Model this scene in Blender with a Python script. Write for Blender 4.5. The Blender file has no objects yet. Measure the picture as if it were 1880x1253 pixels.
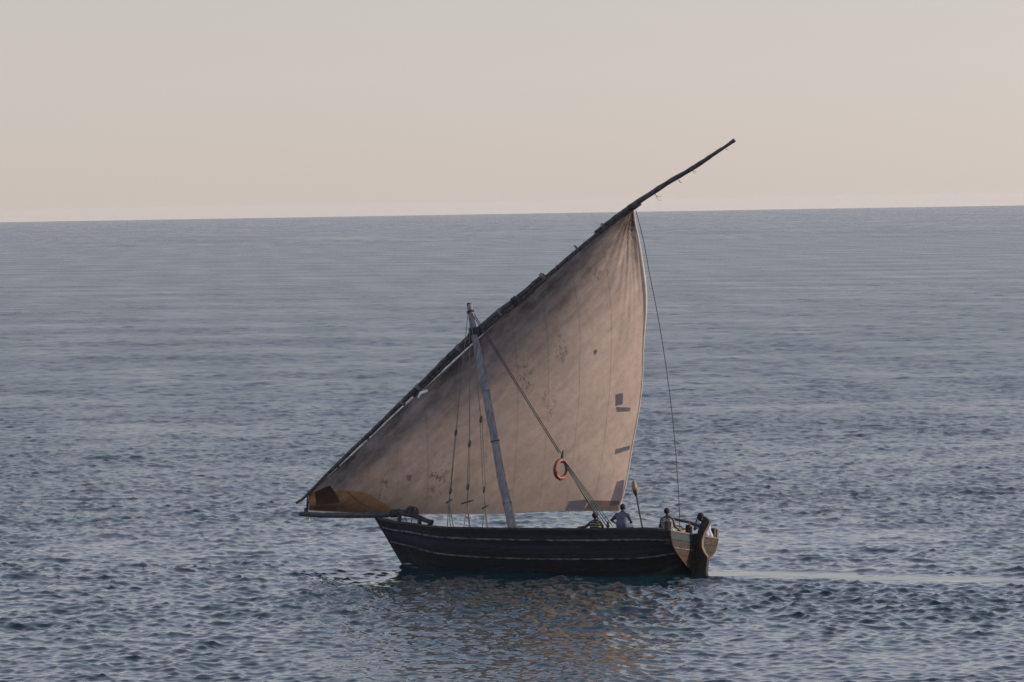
import bpy, bmesh, math, random
import numpy as np
from mathutils import Vector, Matrix
random.seed(7)
R = math.radians
scene = bpy.context.scene
COL = scene.collection

# ------------------------------------------------------------------ camera
FOCAL, CAM_H = 180.0, 12.3
cam_data = bpy.data.cameras.new('camera'); cam = bpy.data.objects.new('camera', cam_data); COL.objects.link(cam)
cam_data.lens = FOCAL; cam_data.sensor_width = 36.0; cam_data.clip_start = 0.5; cam_data.clip_end = 200000
pitch, roll = 252 / (FOCAL / 36 * 1880), math.atan(31 / 1880)
fwd = Vector((0, math.cos(pitch), -math.sin(pitch))); up0 = Vector((0, math.sin(pitch), math.cos(pitch))); rt0 = Vector((1, 0, 0))
rt = rt0 * math.cos(roll) - up0 * math.sin(roll); up = up0 * math.cos(roll) + rt0 * math.sin(roll)
M = Matrix((rt, up, -fwd)).transposed().to_4x4(); M.translation = (0, 0, CAM_H)
cam.matrix_world = M
scene.camera = cam

# ------------------------------------------------------------------ sky, sun, exposure
SUN_AZ, SUN_EL = R(80), R(15)          # azimuth to the right of the view, low evening sun
world = bpy.data.worlds.new('World'); scene.world = world; world.use_nodes = True
nt = world.node_tree; bg = nt.nodes['Background']
sky = nt.nodes.new('ShaderNodeTexSky'); sky.sky_type = 'NISHITA'; sky.sun_disc = False
sky.sun_elevation = SUN_EL; sky.sun_rotation = SUN_AZ
sky.altitude = 0; sky.air_density = 1.0; sky.dust_density = 0.2; sky.ozone_density = 1.0
# the sea horizon lies a tenth of a degree below eye level, so the sky starts there too; thick evening haze draws its layers upward
tcw = nt.nodes.new('ShaderNodeTexCoord'); dip = nt.nodes.new('ShaderNodeVectorMath'); dip.operation = 'MULTIPLY_ADD'; dip.inputs[1].default_value = (1, 1, .55); dip.inputs[2].default_value = (0, 0, .0015)
nt.links.new(tcw.outputs['Generated'], dip.inputs[0]); nt.links.new(dip.outputs[0], sky.inputs['Vector'])
hs = nt.nodes.new('ShaderNodeHueSaturation'); hs.inputs['Saturation'].default_value = 0.5
mx = nt.nodes.new('ShaderNodeMixRGB'); mx.blend_type = 'MULTIPLY'; mx.inputs[0].default_value = 1; mx.inputs[2].default_value = (1.05, .995, 1.50, 1)
nt.links.new(sky.outputs[0], mx.inputs[1]); nt.links.new(mx.outputs[0], hs.inputs['Color']); nt.links.new(hs.outputs[0], bg.inputs[0])
bg.inputs[1].default_value = 0.099
sun_data = bpy.data.lights.new('sun', 'SUN'); sun = bpy.data.objects.new('sun', sun_data); COL.objects.link(sun)
sun_data.energy = 5.0; sun_data.angle = R(1.5); sun_data.color = (1.0, 0.80, 0.64)
sdir = Vector((math.sin(SUN_AZ) * math.cos(SUN_EL), math.cos(SUN_AZ) * math.cos(SUN_EL), math.sin(SUN_EL)))
sun.rotation_euler = sdir.to_track_quat('Z', 'Y').to_euler(); sun.location = (60, 150, 60)
scene.view_settings.view_transform = 'Standard'; scene.view_settings.look = 'None'
scene.view_settings.gamma = 1.0; scene.view_settings.exposure = 0.0; scene.view_settings.use_curve_mapping = False
scene.cycles.max_bounces = 8; scene.cycles.volume_bounces = 1

# ------------------------------------------------------------------ frame of the boat: x forward, y to port, z up, heeled to starboard
TH, PH = R(28.9), R(8.0)
hd = Vector((-math.cos(TH), math.sin(TH), 0)); pt = Vector((-math.sin(TH), -math.cos(TH), 0)); zz = Vector((0, 0, 1))
bx, by, bz = hd, pt * math.cos(PH) + zz * math.sin(PH), zz * math.cos(PH) - pt * math.sin(PH)
BOAT = Matrix((bx, by, bz)).transposed().to_4x4(); BOAT.translation = (1.054, 171.98, 0)

# ------------------------------------------------------------------ helpers
def tag(o, label=None, cat=None, group=None, kind=None):
    for k, v in (('label', label), ('category', cat), ('group', group), ('kind', kind)):
        if v: o[k] = v
    return o
def link(name, me, m=None, parent=None, smooth=True):
    o = bpy.data.objects.new(name, me); COL.objects.link(o)
    if m and not me.materials: me.materials.append(m)
    if parent: o.parent = parent
    if smooth: me.polygons.foreach_set('use_smooth', [True] * len(me.polygons))
    return o
def mesh(name, vs, fs, m=None, parent=None, smooth=True):
    me = bpy.data.meshes.new(name); me.from_pydata([tuple(v) for v in vs], [], fs); me.update()
    return link(name, me, m, parent, smooth)
class MB:
    """collects vertices and faces of one mesh"""
    def __init__(s): s.v, s.f = [], []
    def add(s, v, f):
        n = len(s.v); s.v += [tuple(p) for p in v]; s.f += [tuple(i + n for i in q) for q in f]; return s
    def build(s, name, m, parent=None, smooth=True): return mesh(name, s.v, s.f, m, parent, smooth)
def catmull(P, n):
    P = [Vector(p) for p in P]; out = []
    for i in range(len(P) - 1):
        a, b, c, d = P[max(i - 1, 0)], P[i], P[i + 1], P[min(i + 2, len(P) - 1)]
        for k in range(n):
            t = k / n
            out.append(0.5 * ((2 * b) + (c - a) * t + (2 * a - 5 * b + 4 * c - d) * t * t + (3 * b - a - 3 * c + d) * t ** 3))
    out.append(P[-1]); return out
def tube(P, rad, n=8, caps=True, squash=1.0):
    P = [Vector(p) for p in P]; vs, fs = [], []
    if not hasattr(rad, '__len__'): rad = [rad] * len(P)
    ref = None
    for i, p in enumerate(P):
        t = (P[min(i + 1, len(P) - 1)] - P[max(i - 1, 0)]).normalized()
        if ref is None: ref = t.orthogonal().normalized()
        ref = (ref - t * ref.dot(t)).normalized(); q = t.cross(ref)
        for k in range(n):
            a = 2 * math.pi * k / n
            vs.append(p + (ref * math.cos(a) + q * math.sin(a) * squash) * rad[i])
    for i in range(len(P) - 1):
        for k in range(n):
            a, b = i * n + k, i * n + (k + 1) % n
            fs.append((a, b, b + n, a + n))
    if caps: fs += [tuple(range(n))[::-1], tuple(range((len(P) - 1) * n, len(P) * n))]
    return vs, fs
def box(c, s, rot=None):
    c = Vector(c); vs = []
    for x in (-1, 1):
        for y in (-1, 1):
            for z in (-1, 1):
                p = Vector((x * s[0] / 2, y * s[1] / 2, z * s[2] / 2))
                if rot: p = rot @ p
                vs.append(c + p)
    return vs, [(0, 1, 3, 2), (4, 6, 7, 5), (0, 4, 5, 1), (2, 3, 7, 6), (0, 2, 6, 4), (1, 5, 7, 3)]
def torus(c, ax, Rr, r, n=28, k=10):
    ax = Vector(ax).normalized(); u = ax.orthogonal().normalized(); w = ax.cross(u); c = Vector(c); vs, fs = [], []
    for i in range(n):
        a = 2 * math.pi * i / n; d = u * math.cos(a) + w * math.sin(a)
        for j in range(k):
            b = 2 * math.pi * j / k; vs.append(c + d * (Rr + r * math.cos(b)) + ax * (r * math.sin(b)))
    for i in range(n):
        for j in range(k):
            fs.append((i * k + j, ((i + 1) % n) * k + j, ((i + 1) % n) * k + (j + 1) % k, i * k + (j + 1) % k))
    return vs, fs
def ellipsoid(c, f, u, r, n=12, k=8):
    f = Vector(f).normalized(); u = Vector(u); u = (u - f * u.dot(f)).normalized(); s = f.cross(u); c = Vector(c); vs = [c + u * r[2]]; fs = []
    for i in range(1, k):
        a = math.pi * i / k
        for j in range(n):
            b = 2 * math.pi * j / n
            vs.append(c + f * (r[0] * math.sin(a) * math.cos(b)) + s * (r[1] * math.sin(a) * math.sin(b)) + u * (r[2] * math.cos(a)))
    vs.append(c - u * r[2]); L = len(vs) - 1
    for j in range(n):
        fs.append((0, 1 + j, 1 + (j + 1) % n)); fs.append((L, 1 + (k - 2) * n + (j + 1) % n, 1 + (k - 2) * n + j))
        for i in range(k - 2):
            fs.append((1 + i * n + j, 1 + (i + 1) * n + j, 1 + (i + 1) * n + (j + 1) % n, 1 + i * n + (j + 1) % n))
    return vs, fs
def capsule(a, b, ra, rb, n=12):
    a, b = Vector(a), Vector(b); t = (b - a).normalized(); P, rr = [], []
    for i in range(5):
        g = math.pi / 2 * (1 - i / 4) ; P.append(a - t * ra * math.sin(g)); rr.append(max(ra * math.cos(g), ra * .06))
    for i in range(5):
        g = math.pi / 2 * i / 4; P.append(b + t * rb * math.sin(g)); rr.append(max(rb * math.cos(g), rb * .06))
    return tube(P, rr, n)

# ------------------------------------------------------------------ materials
def mat(name, col, rough=0.8, col2=None, scale=6.0, stretch=(1, 1, 1), bump=0.0, rand=0.0, spec=0.3, detail=6, lo=.35, hi=.65):
    m = bpy.data.materials.new(name); m.use_nodes = True; n = m.node_tree.nodes; l = m.node_tree.links
    p = n['Principled BSDF']; p.inputs['Roughness'].default_value = rough; p.inputs['Specular IOR Level'].default_value = spec
    tc = n.new('ShaderNodeTexCoord'); mp = n.new('ShaderNodeMapping'); mp.inputs['Scale'].default_value = stretch
    l.new(tc.outputs['Object'], mp.inputs[0])
    nz = n.new('ShaderNodeTexNoise'); nz.inputs['Scale'].default_value = scale; nz.inputs['Detail'].default_value = detail
    l.new(mp.outputs[0], nz.inputs['Vector'])
    rp = n.new('ShaderNodeValToRGB'); rp.color_ramp.elements[0].position = lo; rp.color_ramp.elements[1].position = hi
    c2 = col2 or tuple(min(1, c * 1.5) for c in col)
    rp.color_ramp.elements[0].color = (*col, 1); rp.color_ramp.elements[1].color = (*c2, 1)
    l.new(nz.outputs['Fac'], rp.inputs[0]); out = rp.outputs[0]
    if rand:
        oi = n.new('ShaderNodeObjectInfo'); mr = n.new('ShaderNodeMapRange'); mr.inputs[3].default_value = 1 - rand; mr.inputs[4].default_value = 1 + rand
        l.new(oi.outputs['Random'], mr.inputs[0]); h = n.new('ShaderNodeHueSaturation'); l.new(out, h.inputs['Color']); l.new(mr.outputs[0], h.inputs['Value']); out = h.outputs[0]
    l.new(out, p.inputs['Base Color'])
    if bump:
        b = n.new('ShaderNodeBump'); b.inputs['Strength'].default_value = bump; b.inputs['Distance'].default_value = 0.02
        l.new(nz.outputs['Fac'], b.inputs['Height']); l.new(b.outputs[0], p.inputs['Normal'])
    return m
M_hull = mat('tarred_hull_wood', (.006, .0062, .0072), .85, (.019, .0195, .021), 5, (1, 1, 6), .5, .35)
M_hullblue = mat('faded_navy_hull_wood', (.007, .0095, .016), .85, (.02, .025, .036), 5, (1, 1, 6), .5, .3)
M_liner = mat('dark_bilge_wood', (.008, .008, .009), .9, (.015, .015, .016), 5)
M_wale = mat('worn_grey_wale', (.016, .018, .022), .8, (.18, .185, .195), 5, (1, 1, 2), .4, 0, lo=.36, hi=.70)
M_rail = mat('dark_gunwale_wood', (.022, .021, .02), .8, (.06, .055, .05), 7, (1, 3, 3), .4)
M_deck = mat('grey_deck_wood', (.07, .06, .05), .85, (.14, .12, .1), 5, (1, 8, 1), .3, .2)
M_mast = mat('weathered_mast_wood', (.13, .13, .15), .8, (.27, .262, .265), 5, (3, 3, .6), .6)
M_yard = mat('dark_yard_wood', (.035, .034, .038), .8, (.10, .095, .095), 4, (2, 2, 2), .6, .25)
M_lash = mat('pale_lashing_rope', (.12, .12, .125), .9, (.27, .27, .27), 30, bump=.5)
M_dlash = mat('dark_lashing_rope', (.03, .03, .035), .9, (.07, .07, .075), 30, bump=.5)
M_rope = mat('weathered_rope', (.10, .09, .08), .9, (.2, .18, .16), 40, bump=.4)
M_drope = mat('dark_rope', (.03, .032, .035), .9, (.07, .07, .075), 40)
M_grope = mat('green_rope', (.035, .07, .06), .8, (.08, .14, .12), 40)
M_block = mat('wooden_block', (.04, .038, .036), .7, (.09, .08, .07), 20)
M_tblue = mat('faded_blue_paint', (.010, .028, .042), .8, (.032, .044, .052), 5, (2, 2, 5), .4, .15)
M_tgrey = mat('bare_grey_wood', (.014, .012, .011), .85, (.055, .047, .04), 4, (2, 2, 8), .5, .2)
M_tred = mat('faded_red_paint', (.014, .007, .006), .85, (.05, .026, .021), 4, (2, 2, 5), .4, .2)
M_tbrown = mat('flaking_brown_paint', (.014, .010, .008), .85, (.085, .075, .066), 11, (1.5, 1.5, 3), .4, .15, lo=.45, hi=.68)
M_pale = mat('pale_worn_and_sunlit_wood', (.09, .075, .058), .8, (.16, .13, .1), 8, (2, 2, 2), .4)
M_rudder = mat('dark_rudder_wood', (.014, .012, .011), .8, (.045, .037, .031), 4, (4, 4, .8), .5)
M_till = mat('dark_tiller_wood', (.03, .028, .028), .7, (.07, .06, .06), 10)
M_till2 = mat('reddish_branch', (.2, .09, .05), .7, (.3, .16, .1), 10)
M_buoy = mat('faded_orange_buoy', (.17, .034, .024), .55, (.22, .058, .04), 6, spec=.4)
M_white = mat('white_rag', (.6, .6, .58), .9, (.75, .74, .72), 8)
M_yellow = mat('yellow_twine', (.55, .42, .06), .9, (.65, .5, .1), 8)
M_skin = mat('dark_skin', (.022, .014, .011), .5, (.034, .021, .016), 9, spec=.4)
M_hair = mat('black_hair', (.008, .007, .007), .8, (.018, .016, .016), 60, bump=.4)
M_eye = mat('eye_white', (.5, .48, .45), .3, (.6, .57, .54), 5)
M_shirt = mat('grey_blue_cotton', (.06, .072, .105), .9, (.085, .10, .14), 12, bump=.2)
M_wshirt = mat('white_cotton', (.30, .33, .42), .9, (.38, .41, .5), 12, bump=.2)
M_navy = mat('navy_shorts_cotton', (.03, .04, .1), .9, (.05, .06, .14), 12, bump=.2)
M_short = mat('dark_blue_shorts_cotton', (.05, .07, .12), .9, (.08, .1, .16), 12, bump=.2)
M_print = mat('printed_grey_cotton', (.05, .05, .055), .9, (.26, .255, .255), 22, lo=.47, hi=.53, detail=2)
M_yprint = mat('yellow_green_print_cotton', (.08, .1, .05), .9, (.5, .5, .15), 18, lo=.47, hi=.53, detail=2)
def stripes():
    m = mat('striped_cotton', (.02, .02, .02), .9); n = m.node_tree.nodes; l = m.node_tree.links
    tc = n.new('ShaderNodeTexCoord'); w = n.new('ShaderNodeTexWave'); w.bands_direction = 'Z'; w.inputs['Scale'].default_value = 3.7; w.inputs['Distortion'].default_value = .4
    l.new(tc.outputs['Object'], w.inputs['Vector']); r = n.new('ShaderNodeValToRGB'); r.color_ramp.interpolation = 'CONSTANT'
    r.color_ramp.elements[0].color = (.012, .014, .016, 1); r.color_ramp.elements[1].position = .64; r.color_ramp.elements[1].color = (.22, .24, .11, 1)
    l.new(w.outputs['Fac'], r.inputs[0]); l.new(r.outputs[0], n['Principled BSDF'].inputs['Base Color']); return m
M_stripe = stripes()

SPECKS = [((1.41, 7.74), 0.32), ((2.63, 6.8), 0.38), ((4.42, 7.9), 0.3), ((-0.29, 10.27), 0.2), ((1.84, 5.95), 0.35), ((5.55, 3.19), 0.5), ((7.26, 2.69), 0.3), ((-1.48, 8.96), 0.12)]
def cloth(name, col, trans, dirt=True, mildew_shade=False):
    """weathered canvas that lets part of the light through"""
    m = bpy.data.materials.new(name); m.use_nodes = True; n = m.node_tree.nodes; l = m.node_tree.links
    n.remove(n['Principled BSDF']); out = n['Material Output']
    tc = n.new('ShaderNodeTexCoord')
    def noise(scale, st, detail=6, rough=.6):
        mp = n.new('ShaderNodeMapping'); mp.inputs['Scale'].default_value = st; l.new(tc.outputs['Object'], mp.inputs[0])
        z = n.new('ShaderNodeTexNoise'); z.inputs['Scale'].default_value = scale; z.inputs['Detail'].default_value = detail; z.inputs['Roughness'].default_value = rough
        l.new(mp.outputs[0], z.inputs['Vector']); return z
    def streak(scale, detail=6, rough=.6):
        # noise drawn out along the yard
        dots = []
        for v_ in ((-.73 * .35, -.06, .68 * .35), (.68 * 1.5, .2, .73 * 1.5), (0, .4, 0)):
            k = n.new('ShaderNodeVectorMath'); k.operation = 'DOT_PRODUCT'; k.inputs[1].default_value = v_; l.new(tc.outputs['Object'], k.inputs[0]); dots.append(k.outputs['Value'])
        cx = n.new('ShaderNodeCombineXYZ'); [l.new(d_, cx.inputs[i_]) for i_, d_ in enumerate(dots)]
        z = n.new('ShaderNodeTexNoise'); z.inputs['Scale'].default_value = scale; z.inputs['Detail'].default_value = detail; z.inputs['Roughness'].default_value = rough
        l.new(cx.outputs[0], z.inputs['Vector']); return z
    def ramp(src, p0, p1, v0, v1):
        r = n.new('ShaderNodeMapRange'); r.inputs[1].default_value = p0; r.inputs[2].default_value = p1; r.inputs[3].default_value = v0; r.inputs[4].default_value = v1
        l.new(src, r.inputs[0]); return r.outputs[0]
    def mul(a, b):
        k = n.new('ShaderNodeMath'); k.operation = 'MULTIPLY'; l.new(a, k.inputs[0]); l.new(b, k.inputs[1]); return k.outputs[0]
    big = ramp(noise(.5, (1, 1, 1)).outputs['Fac'], .3, .7, .88, 1.05)
    rot = streak(2.2, 8, .7); mid = ramp(rot.outputs['Fac'], .28, .6, .86, 1.04); val0 = ramp(noise(3.5, (1, .3, 1), 8, .72).outputs['Fac'], .3, .6, .84, 1.05)
    val = mul(mul(big, mid), val0)
    if dirt:
        # black mould specks in a few old stains
        sp = noise(7.5, (1, .3, .6), 4, .75); spots = ramp(sp.outputs['Fac'], .53, .60, 1, .38)
        area = None
        for c_, r_ in SPECKS:
            g_ = n.new('ShaderNodeVectorMath'); g_.operation = 'DISTANCE'; sc_ = n.new('ShaderNodeVectorMath'); sc_.operation = 'MULTIPLY'; sc_.inputs[1].default_value = (1, 0, .45)
            l.new(tc.outputs['Object'], sc_.inputs[0]); l.new(sc_.outputs[0], g_.inputs[0]); g_.inputs[1].default_value = (c_[0], 0, c_[1] * .45)
            a_ = ramp(g_.outputs['Value'], r_ * .25, r_, 1, 0)
            if area is None: area = a_
            else:
                k = n.new('ShaderNodeMath'); k.operation = 'MAXIMUM'; l.new(area, k.inputs[0]); l.new(a_, k.inputs[1]); area = k.outputs[0]
        inv = n.new('ShaderNodeMix'); inv.inputs[2].default_value = 1.0; l.new(area, inv.inputs[0]); l.new(spots, inv.inputs[3])
        val = mul(val, inv.outputs[0])
    if mildew_shade:     # mildew streaks along the yard, with shade there painted into the canvas colour
        at = n.new('ShaderNodeAttribute'); at.attribute_name = 'chafe_shade'
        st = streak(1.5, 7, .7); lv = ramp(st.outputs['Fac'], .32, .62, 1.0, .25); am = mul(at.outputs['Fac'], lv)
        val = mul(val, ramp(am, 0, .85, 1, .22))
    h = n.new('ShaderNodeHueSaturation'); h.inputs['Color'].default_value = (*col, 1); l.new(val, h.inputs['Value'])
    d = n.new('ShaderNodeBsdfDiffuse'); t = n.new('ShaderNodeBsdfTranslucent'); mixs = n.new('ShaderNodeMixShader'); mixs.inputs[0].default_value = trans
    l.new(h.outputs[0], d.inputs[0]); l.new(h.outputs[0], t.inputs[0]); l.new(d.outputs[0], mixs.inputs[1]); l.new(t.outputs[0], mixs.inputs[2])
    b = n.new('ShaderNodeBump'); b.inputs['Strength'].default_value = .25; b.inputs['Distance'].default_value = .03; l.new(rot.outputs['Fac'], b.inputs['Height'])
    l.new(b.outputs[0], d.inputs['Normal']); l.new(b.outputs[0], t.inputs['Normal'])
    l.new(mixs.outputs[0], out.inputs[0]); return m
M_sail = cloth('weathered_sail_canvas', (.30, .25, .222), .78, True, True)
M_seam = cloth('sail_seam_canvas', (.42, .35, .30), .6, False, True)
M_hem = cloth('sail_hem_canvas', (.6, .5, .42), .2, False)
M_patch = cloth('grey_blue_patch_canvas', (.36, .36, .40), .72, False)
M_patchd = cloth('dark_patch_canvas', (.36, .31, .28), .72, False)
M_tackd = cloth('dark_tack_canvas', (.11, .075, .055), .5, False)
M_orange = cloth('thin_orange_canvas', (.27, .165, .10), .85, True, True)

# ------------------------------------------------------------------ the sea: one sheet to the horizon, real waves, curved like the earth
def build_sea():
    rows = [2.0, 30, 60, 85, 100, 108]
    r = 113.0
    while r < 1600: rows.append(r); r += .105 * (r / 130) ** 1.62
    while r < 14000: rows.append(r); r *= 1.025
    rows = np.array(rows)
    dense = np.linspace(-7.4, 7.4, 640)
    side = 7.4 + np.geomspace(.05, 172.6, 40)
    ang = np.radians(np.concatenate([-side[::-1], dense, side]))
    nr, na = len(rows), len(ang)
    RR, AA = np.meshgrid(rows, ang, indexing='ij')
    X = (RR * np.sin(AA)); Y = (RR * np.cos(AA))
    dr = np.gradient(rows)[:, None] * np.ones(na)[None]; da = np.gradient(ang)[None] * RR
    spac = np.maximum(dr * .42, da)
    rng = np.random.default_rng(11)
    # position in the boat's level frame (along track, across track)
    ox, oy = 1.054, 171.98
    al = (X - ox) * hd.x + (Y - oy) * hd.y; ac = (X - ox) * pt.x + (Y - oy) * pt.y
    # gusts: uneven roughness of the surface
    gust = np.ones_like(X)
    for _ in range(30):
        lam = rng.uniform(5, 60); d = rng.uniform(0, math.pi); k = 2 * math.pi / lam
        gust += .035 * np.sin(k * (math.cos(d) * X + math.sin(d) * Y) + rng.uniform(0, 6.28))
    gust = np.clip(gust, .45, 1.6)
    # smooth slick left behind the hull
    back = -5.9 - al
    wander = .25 * np.sin(np.clip(back, 0, 400) * .21) + .22 * np.sin(np.clip(back, 0, 400) * .83 + 1) + .12 * np.sin(np.clip(back, 0, 400) * 2.1) + .0016 * np.clip(back, 0, 200) ** 2 * .2
    wid = 1.35 + .008 * np.clip(back, 0, 60)
    slick = np.exp(-((ac - wander) / wid) ** 4) * np.clip((back + .3) / .6, 0, 1) * np.exp(-np.clip(back, 0, 1e4) / 90)
    lee = np.exp(-((al) / 6.6) ** 8) * np.exp(-np.clip((np.abs(ac) - 1.7) / 1.6, 0, 20) ** 2) * .35
    calm = gust * (1 - .98 * slick) * (1 - lee)
    DX = np.zeros_like(X); DY = np.zeros_like(X); DZ = np.zeros_like(X); lost = np.zeros_like(X)
    N = 230
    lams = np.geomspace(.24, 9, N); wind = math.atan2(.93, .36)
    for lam in lams:
        lam *= rng.uniform(.95, 1.05)
        d = wind + rng.normal(0, .95); k = 2 * math.pi / lam
        w = math.exp(-(math.log(lam / .46) / .6) ** 2)
        slope = .041 * w + .002 + .0130 * math.exp(-(math.log(lam / 2.0) / .75) ** 2)
        a = slope / k
        fade = np.clip((lam / spac - 2.0) / 1.6, 0, 1)
        lost += slope ** 2 / 2 * (1 - fade ** 2)
        if fade.max() <= 0: continue
        rmax = int(np.argmax(~(fade.max(axis=1) > 0) & (rows > 120))) or nr
        sl = slice(0, rmax)
        ph = k * (math.cos(d) * X[sl] + math.sin(d) * Y[sl]) + rng.uniform(0, 6.28)
        A = a * fade[sl] * calm[sl]
        s, c = np.sin(ph), np.cos(ph)
        DZ[sl] += A * c; DX[sl] -= A * math.cos(d) * s * 1.25; DY[sl] -= A * math.sin(d) * s * 1.25
    # bow wave and low wash along the side
    bow = .13 * np.exp(-((al - 5.35) / .35) ** 2 - (ac / .35) ** 2)
    side_w = .07 * np.exp(-((np.abs(ac) - (.35 + .42 * np.clip(5.5 - al, 0, 4))) / .22) ** 2) * np.clip((5.5 - al) / .5, 0, 1) * np.exp(-np.clip(5.5 - al, 0, 40) / 3.2)
    ridge = .05 * np.exp(-((ac - wander + wid * 1.15) / .28) ** 2) * np.clip(back / 1.5, 0, 1) * np.exp(-np.clip(back, 0, 1e4) / 40)
    DZ += bow + side_w + ridge
    foam = np.clip((DZ - .16) * 5, 0, 1) * (np.exp(-((al - 5.2) / .5) ** 2 - (ac / .6) ** 2)) + .8 * np.clip((side_w - .035) * 30, 0, 1) * np.exp(-((al - 4.4) / .35) ** 2)
    foam = np.clip(foam + 1.3 * np.clip((bow - .045) * 14, 0, 1) + 1.2 * np.clip((side_w - .028) * 40, 0, 1) * np.exp(-((al - 4.35) / .3) ** 2) * (ac > 0), 0, 1.6)
    co = np.stack([X + DX, Y + DY, DZ - RR ** 2 / (2 * 6.371e6)], -1).reshape(-1, 3)
    # small ripples the sheet cannot carry: gloss of the surface
    lostr = np.sqrt(lost) * calm
    rough = np.clip(np.sqrt(.0012 + .30 * np.clip(lostr - .012, 0, 1)), .03, .40) * (1 - .45 * slick)
    i = np.arange(nr - 1)[:, None] * na + np.arange(na - 1)[None]
    q = np.stack([i, i + na, i + na + 1, i + 1], -1).reshape(-1, 4)[:, ::-1]
    me = bpy.data.meshes.new('sea'); nq = len(q)
    me.vertices.add(len(co)); me.vertices.foreach_set('co', co.astype(np.float32).ravel())
    me.loops.add(nq * 4); me.loops.foreach_set('vertex_index', q.astype(np.int32).ravel())
    me.polygons.add(nq); me.polygons.foreach_set('loop_start', np.arange(nq, dtype=np.int32) * 4)
    me.polygons.foreach_set('use_smooth', np.ones(nq, dtype=bool))
    me.update(calc_edges=True)
    for nm, arr in (('gloss', rough), ('foam', foam), ('chop', np.clip(calm, 0, 1.5))):
        at = me.attributes.new(nm, 'FLOAT', 'POINT'); at.data.foreach_set('value', arr.astype(np.float32).ravel())
    m = bpy.data.materials.new('sea_water'); m.use_nodes = True; n = m.node_tree.nodes; l = m.node_tree.links
    p = n['Principled BSDF']; p.inputs['IOR'].default_value = 1.333
    g = n.new('ShaderNodeAttribute'); g.attribute_name = 'gloss'; l.new(g.outputs['Fac'], p.inputs['Roughness'])
    f = n.new('ShaderNodeAttribute'); f.attribute_name = 'foam'
    tc = n.new('ShaderNodeTexCoord'); nz = n.new('ShaderNodeTexNoise'); nz.inputs['Scale'].default_value = 7; l.new(tc.outputs['Object'], nz.inputs['Vector'])
    k = n.new('ShaderNodeMath'); k.operation = 'MULTIPLY'; l.new(f.outputs['Fac'], k.inputs[0]); l.new(nz.outputs['Fac'], k.inputs[1])
    mxx = n.new('ShaderNodeMixRGB'); mxx.inputs[1].default_value = (.004, .024, .031, 1); mxx.inputs[2].default_value = (.7, .74, .76, 1)
    l.new(k.outputs[0], mxx.inputs[0]); l.new(mxx.outputs[0], p.inputs['Base Color'])
    mpn = n.new('ShaderNodeMapping'); mpn.inputs['Rotation'].default_value = (0, 0, -.35); mpn.inputs['Scale'].default_value = (.55, 1, 1); l.new(tc.outputs['Object'], mpn.inputs[0])
    n2 = n.new('ShaderNodeTexNoise'); n2.inputs['Scale'].default_value = 4.5; n2.inputs['Detail'].default_value = 3; l.new(mpn.outputs[0], n2.inputs['Vector'])
    bm_ = n.new('ShaderNodeBump'); bm_.inputs['Strength'].default_value = .55; bm_.inputs['Distance'].default_value = .02; 
    ch = n.new('ShaderNodeAttribute'); ch.attribute_name = 'chop'; kk = n.new('ShaderNodeMath'); kk.operation = 'MULTIPLY'
    l.new(ch.outputs['Fac'], kk.inputs[0]); l.new(n2.outputs['Fac'], kk.inputs[1]); l.new(kk.outputs[0], bm_.inputs['Height']); l.new(bm_.outputs[0], p.inputs['Normal'])
    me.materials.append(m)
    o = bpy.data.objects.new('sea', me); COL.objects.link(o)
    tag(o, 'grey blue sea ruffled by small wind waves', kind='structure')
build_sea()

# ------------------------------------------------------------------ the dhow
dhow = bpy.data.objects.new('sailing_dhow', None); COL.objects.link(dhow); dhow.matrix_world = BOAT
tag(dhow, 'old dark wooden dhow under a patched brown lateen sail on the open sea', 'sailing boat')

# --- hull form: P(s, v), s from stem to transom, v from keel to gunwale
def arclen(P, v):
    L = [0]
    for a, b in zip(P, P[1:]): L.append(L[-1] + (Vector(b) - Vector(a)).length)
    x = v * L[-1]
    for i in range(len(P) - 1):
        if x <= L[i + 1] or i == len(P) - 2:
            return Vector(P[i]).lerp(Vector(P[i + 1]), (x - L[i]) / (L[i + 1] - L[i]))
def section(x, b, zs, zk, m, n, xf=None):
    P = []
    for i in range(41):
        a = math.pi / 2 * i / 40
        z = zs - (zs - zk) * math.cos(a) ** n
        P.append((x if xf is None else xf(z), b * math.sin(a) ** m, z))
    return P
def stem_x(z): return 5.492 + (z / 1.623) * 1.222 if z > -.4 else 5.19 + (z + .4) * 1.6
STEM = [(stem_x(z), .03, z) for z in np.linspace(-.75, 1.60, 20)]
TRAN = [(-5.45, .05, -.72), (-5.45, .06, -.3), (-5.45, .09, .02), (-5.45, .34, .125), (-5.45, .83, .356), (-5.45, 1.29, .593), (-5.45, 1.57, .80), (-5.45, 1.68, 1.03), (-5.45, 1.76, 1.245)]
ST = [STEM,
      section(0, .47, 1.475, -.78, 1.25, 1.0, lambda z: stem_x(z) - .62),
      section(0, .93, 1.38, -.8, 1.05, 1.0, lambda z: stem_x(z) * .35 + 4.3 * .65 - .15),
      section(3.4, 1.50, 1.235, -.82, .80, 1.0),
      section(1.4, 1.76, 1.205, -.85, .66, 1.0),
      section(-.8, 1.84, 1.215, -.85, .62, 1.0),
      section(-3.0, 1.84, 1.25, -.82, .66, 1.0),
      section(-4.5, 1.81, 1.29, -.78, .85, 1.0),
      TRAN]
def hull_line(v, n=10): return catmull([arclen(P, v) for P in ST], n)
NL = len(hull_line(0.5))
def flip(p, side): return Vector((p.x, p.y * side, p.z))
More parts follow.
